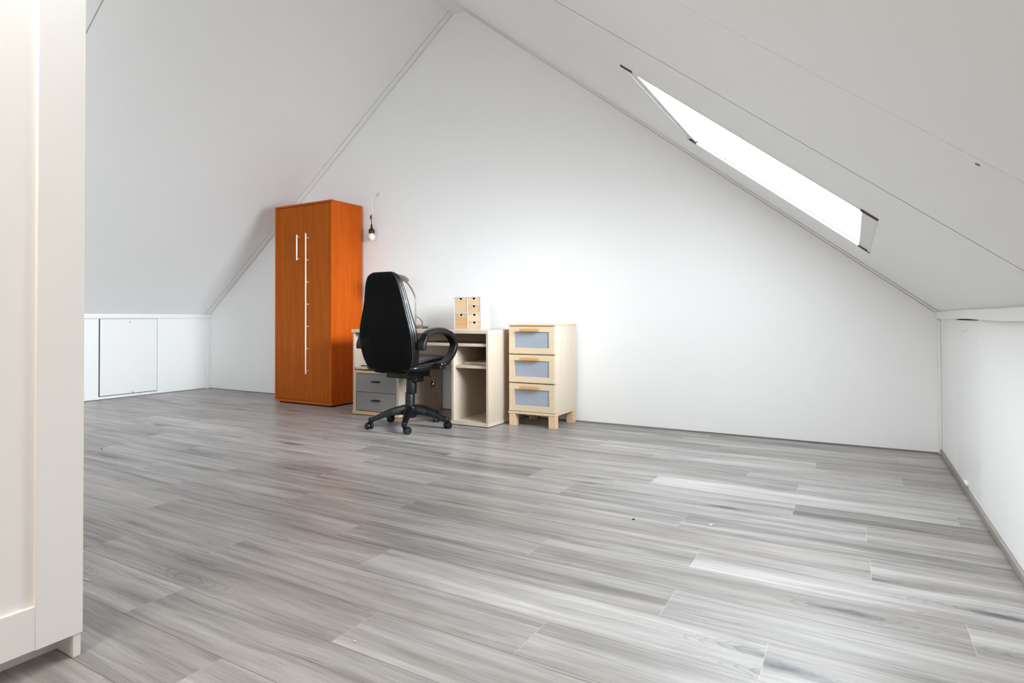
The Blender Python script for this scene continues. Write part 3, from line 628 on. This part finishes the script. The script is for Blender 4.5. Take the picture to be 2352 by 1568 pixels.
# armrests: C-shaped flat loops with a soft pad
OUT = [(-0.238, 0.600), (-0.240, 0.640), (-0.205, 0.700), (-0.154, 0.730), (-0.078, 0.744), (0.0, 0.743), (0.078, 0.726), (0.140, 0.688), (0.172, 0.645), (0.170, 0.596), (0.134, 0.542), (0.080, 0.505), (0.016, 0.480), (-0.037, 0.474)]
def smooth_path(P, n=3):
    R = []
    for i in range(len(P) - 1):
        p0, p1, p2, p3 = P[max(i - 1, 0)], P[i], P[i + 1], P[min(i + 2, len(P) - 1)]
        for j in range(n):
            t = j / n
            R.append(tuple(0.5 * (2 * b + (c - a) * t + (2 * a - 5 * b + 4 * c - d) * t * t + (3 * b - a - 3 * c + d) * t ** 3) for a, b, c, d in zip(p0, p1, p2, p3)))
    return R + [P[-1]]
def inset(P, d):
    R = []
    for i, p in enumerate(P):
        a = Vector(P[max(i - 1, 0)]); b_ = Vector(P[min(i + 1, len(P) - 1)]); t = (b_ - a).normalized(); nn = Vector((t.y, -t.x))
        R.append((p[0] + nn.x * d[i], p[1] + nn.y * d[i]))
    return R
IN = inset(OUT, [0.026, 0.028, 0.030, 0.030, 0.030, 0.030, 0.030, 0.031, 0.032, 0.032, 0.032, 0.030, 0.028, 0.026])
for sgn in (1, -1):
    xa, xb = CX + sgn * 0.262, CX + sgn * 0.322
    rings = []
    for (yo, zo), (yi, zi) in zip(smooth_path(OUT), smooth_path(IN)):
        rings.append([(xa, CY + yo, zo), (xb, CY + yo, zo), (xb + sgn * 0.002, CY + (yo + yi) / 2, (zo + zi) / 2), (xb, CY + yi, zi), (xa, CY + yi, zi)])
    ar = MB().loft(rings).build('armrest', PLASTIC, sc_, smooth=True, bevel=0.004)
    PO = inset(OUT, [-0.002] * 14)[2:8]; P2 = inset(OUT, [-0.012, -0.012, -0.006, -0.016, -0.020, -0.020, -0.014, -0.004] + [0] * 6)[2:8]
    rings = [[(xa - sgn * 0.004, CY + a[0], a[1]), (xb + sgn * 0.004, CY + a[0], a[1]), (xb + sgn * 0.003, CY + (a[0] * .3 + b_[0] * .7), a[1] * .3 + b_[1] * .7), ((xa + xb) / 2 + sgn * 0.015, CY + b_[0], b_[1]), ((xa + xb) / 2 - sgn * 0.015, CY + b_[0], b_[1]), (xa - sgn * 0.003, CY + (a[0] * .3 + b_[0] * .7), a[1] * .3 + b_[1] * .7)] for a, b_ in zip(PO, P2)]
    MB().loft(rings).build('arm_pad', LEATHER, ar, smooth=True, sub=1)
    MB().tube([(xb + sgn * 0.004, CY + a[0], a[1] + 0.001) for a in PO], 0.0028, 8).build('piping', PIPING, ar, smooth=True)
    MB().box(min(CX + sgn * 0.225, xb - sgn * 0.004), max(CX + sgn * 0.225, xb - sgn * 0.004), CY - 0.236, CY - 0.200, 0.604, 0.650).build('arm_bracket', PLASTIC, ar, bevel=0.005)
    MB().box(min(CX + sgn * 0.20, xb - sgn * 0.004), max(CX + sgn * 0.20, xb - sgn * 0.004), CY - 0.045, CY + 0.03, 0.452, 0.482).build('arm_bracket', PLASTIC, ar, bevel=0.005)
    for yy, zz in ((-0.030, 0.489), (0.006, 0.492)): MB().lathe((xb, CY + yy, zz), [(0.006, 0), (0.006, 0.002), (0.003, 0.004)], 12, (sgn, 0, 0)).build('screw', CHROME, ar)
# mechanism, gas column, lever
MB().box(CX - 0.10, CX + 0.10, CY - 0.16, CY + 0.12, 0.385, 0.438).build('seat_mechanism', PLASTIC, sc_, bevel=0.012, seg=3)
MB().prism([(CX - 0.045, CY - 0.235, 0.43), (CX + 0.045, CY - 0.235, 0.43), (CX + 0.045, CY - 0.10, 0.395), (CX - 0.045, CY - 0.10, 0.395)], (0, 0, 0.03)).build('back_bracket', PLASTIC, sc_, bevel=0.006)
MB().box(CX + 0.035, CX + 0.085, CY - 0.03, CY + 0.06, 0.345, 0.392).build('tension_box', PLASTIC, sc_, bevel=0.006)
MB().lathe((CX + 0.012, CY, 0.258), [(0.038, 0), (0.040, 0.006), (0.040, 0.128), (0.036, 0.135)], 28).build('column_cover', PLASTIC, sc_, smooth=True, bevel=0.003)
MB().lathe((CX - 0.002, CY, 0.10), [(0.036, 0), (0.036, 0.160), (0.034, 0.166)], 28).build('gas_column', PLASTIC, sc_, smooth=True, bevel=0.003)
lv = MB().tube([(CX + 0.05, CY + 0.08, 0.392), (CX + 0.10, CY + 0.09, 0.391), (CX + 0.123, CY + 0.095, 0.384), (CX + 0.131, CY + 0.098, 0.366), (CX + 0.135, CY + 0.10, 0.345)], 0.0045, 10).build('lever', PLASTIC, sc_, smooth=True)
MB().lathe((CX + 0.136, CY + 0.10, 0.296), [(0.002, 0), (0.014, 0.004), (0.018, 0.018), (0.016, 0.036), (0.009, 0.046), (0.006, 0.05)], 16).build('lever_knob', PLASTIC_G, lv, smooth=True)
# five-star base
MB().lathe((CX - 0.002, CY, 0.075), [(0.045, 0), (0.052, 0.01), (0.054, 0.07), (0.048, 0.088), (0.038, 0.092)], 30).build('hub', PLASTIC, sc_, smooth=True, bevel=0.003)
casts = [(0, 0, 172), (0, 0, 62), (0, 0, 84), (0, 0, -50), (0, 0, 188)]      # swivel of each caster in degrees
RB = 0.290; A0 = -131
for i in range(5):
    an = math.radians(A0 + 72 * i); dx, dy = math.cos(an), math.sin(an); px, py = -dy, dx
    rings = []
    for t, zt, h, w in ((0.03, 0.166, 0.070, 0.030), (0.08, 0.164, 0.062, 0.029), (0.14, 0.150, 0.053, 0.026), (0.20, 0.128, 0.044, 0.023), (0.25, 0.105, 0.037, 0.020), (0.275, 0.094, 0.032, 0.020), (RB, 0.091, 0.030, 0.021), (RB + 0.014, 0.090, 0.028, 0.017), (RB + 0.022, 0.086, 0.020, 0.010)):
        c = Vector((CX + dx * t, CY + dy * t, 0)); e = Vector((px, py, 0)); u = Vector((0, 0, 1))
        rings.append([c + e * w * 0.55 + u * zt, c + e * w + u * (zt - h * 0.3), c + e * w * 0.9 + u * (zt - h), c - e * w * 0.9 + u * (zt - h), c - e * w + u * (zt - h * 0.3), c - e * w * 0.55 + u * zt])
    MB().loft(rings).build('base_arm', PLASTIC, sc_, smooth=True, bevel=0.003)
    tx, ty = CX + dx * RB, CY + dy * RB
    ca = math.radians(casts[i][2]); off = 0.024; wx, wy = tx + off * math.cos(ca), ty + off * math.sin(ca)   # wheels trail the stem
    ax = Vector((-math.sin(ca), math.cos(ca), 0)); rw = 0.0255
    m = MB(); m.lathe((tx, ty, 0.030), [(0.006, 0), (0.009, 0.012), (0.012, 0.020), (0.018, 0.026), (0.019, 0.036)], 16)
    hood = []
    for j in range(9):
        b_ = PI * j / 8; hood.append(Vector((wx, wy, rw)) + Vector((math.cos(ca) * math.cos(b_), math.sin(ca) * math.cos(b_), math.sin(b_))) * 0.0275)
    m.tube(hood, 0.0052, 8)
    cs = m.build('caster', PLASTIC, sc_, smooth=True)
    for sg in (1, -1):
        c = Vector((wx, wy, rw)) + ax * (0.006 * sg)
        MB().lathe(c, [(rw * 0.9, 0), (rw, 0.003), (rw, 0.014), (rw * 0.86, 0.019), (rw * 0.80, 0.0165), (0.004, 0.018)], 28, ax * sg).build('wheel', PLASTIC_G if sg > 0 else PLASTIC, cs, smooth=True)

# ------------------------------------------------------------------ white wardrobe in the foreground
FX, FY = 5.091, -3.637
fw = thing('wardrobe', (4.82, -4.03, 0), 'tall white wardrobe with framed doors at the left edge of the photo', 'wardrobe')
YN = FY - 0.80; HT = 1.94
m = MB(); m.box(FX - 0.50, FX - 0.020, FY - 0.019, FY - 0.001, 0, HT - 0.02); m.box(FX - 0.50, FX - 0.020, YN, YN + 0.018, 0, HT - 0.02); m.box(FX - 0.50, FX - 0.492, YN + 0.018, FY - 0.019, 0.058, HT - 0.02)
m.build('side_panels', WARDW, fw, bevel=0.001)
MB().box(FX - 0.0205, FX - 0.005, FY - 0.019, FY - 0.002, 0, 0.0555).build('leg', WARDW, fw, bevel=0.001)
MB().box(FX - 0.50, FX - 0.020, YN, FY, HT - 0.02, HT).build('top_panel', WARDW, fw, bevel=0.001)
MB().box(FX - 0.49, FX - 0.025, YN + 0.018, FY - 0.019, 0.058, 0.076).build('bottom_panel', WARDW, fw)
MB().box(FX - 0.104, FX - 0.088, YN + 0.018, FY - 0.019, 0.0, 0.058).build('plinth', WARDW, fw)
ym = FY - 0.40
for ya, yb in ((ym + 0.001, FY), (YN, ym - 0.001)):
    st_ = 0.098; rz = 0.1
    m = MB(); m.box(FX - 0.019, FX, yb - st_, yb, 0.0565, HT - 0.002); m.box(FX - 0.019, FX, ya, ya + st_, 0.0565, HT - 0.002)
    m.box(FX - 0.019, FX - 0.0004, ya + st_, yb - st_, 0.058, 0.058 + rz); m.box(FX - 0.019, FX - 0.0004, ya + st_, yb - st_, HT - 0.002 - rz, HT - 0.002)
    dr = m.build('door', WARDW, fw, bevel=0.0008)
    MB().box(FX - 0.019, FX - 0.0115, ya + st_ - 0.004, yb - st_ + 0.004, 0.058 + rz - 0.004, HT + 0.002 - rz).build('inset_panel', WARDW, dr)

# ------------------------------------------------------------------ scraps lying on the floor, a screw in the ceiling
def scrap(x, y, label, mat, pts, h=0.002):
    o = MB().prism([(x + a, y + b_, 0.0003) for a, b_ in pts], (0, 0, h)).build('scrap', mat)
    o['label'] = label; o['category'] = 'scrap'
scrap(6.24, -1.941, 'tiny torn white paper scrap lying on the pale planks at the right', WHITEM, [(-0.012, 0), (-0.002, -0.004), (0.004, -0.010), (0.006, -0.002), (0.014, 0.002), (0.004, 0.004), (0, 0.010), (-0.003, 0.003)])
scrap(5.954, -2.031, 'dark crumb on the floor left of the white paper scrap', DARKGAP, [(-0.004, -0.003), (0.004, -0.003), (0.005, 0.002), (-0.002, 0.004)], 0.003)
scrap(4.634, -3.418, 'thin white plastic sliver on the floor beside the white wardrobe', WHITEM, [(-0.02, -0.003), (0.012, -0.002), (0.016, 0.001), (-0.02, 0.003)])
scrap(5.632, -3.265, 'white crumb on the floor nearest the camera', WHITEM, [(-0.003, -0.003), (0.003, -0.002), (0.003, 0.003), (-0.002, 0.003)], 0.003)
scrap(2.578, -2.402, 'small reddish wood chip on the floor towards the left knee wall', plain('reddish_chip', (120, 70, 56), 0.7), [(-0.014, 0.004), (0.008, -0.006), (0.012, -0.002), (-0.008, 0.008)], 0.004)
s_ = MB(); c = RS(4.145, -3.163, 0.0005); s_.lathe(c, [(0.0045, 0), (0.004, 0.0015), (0.001, 0.0018)], 10, -NS); s_ = s_.build('screw', plain('grey_screw', (120, 118, 116), 0.5, 0.6))
s_['label'] = 'small grey screw head in the sloping ceiling at the right'; s_['category'] = 'screw'
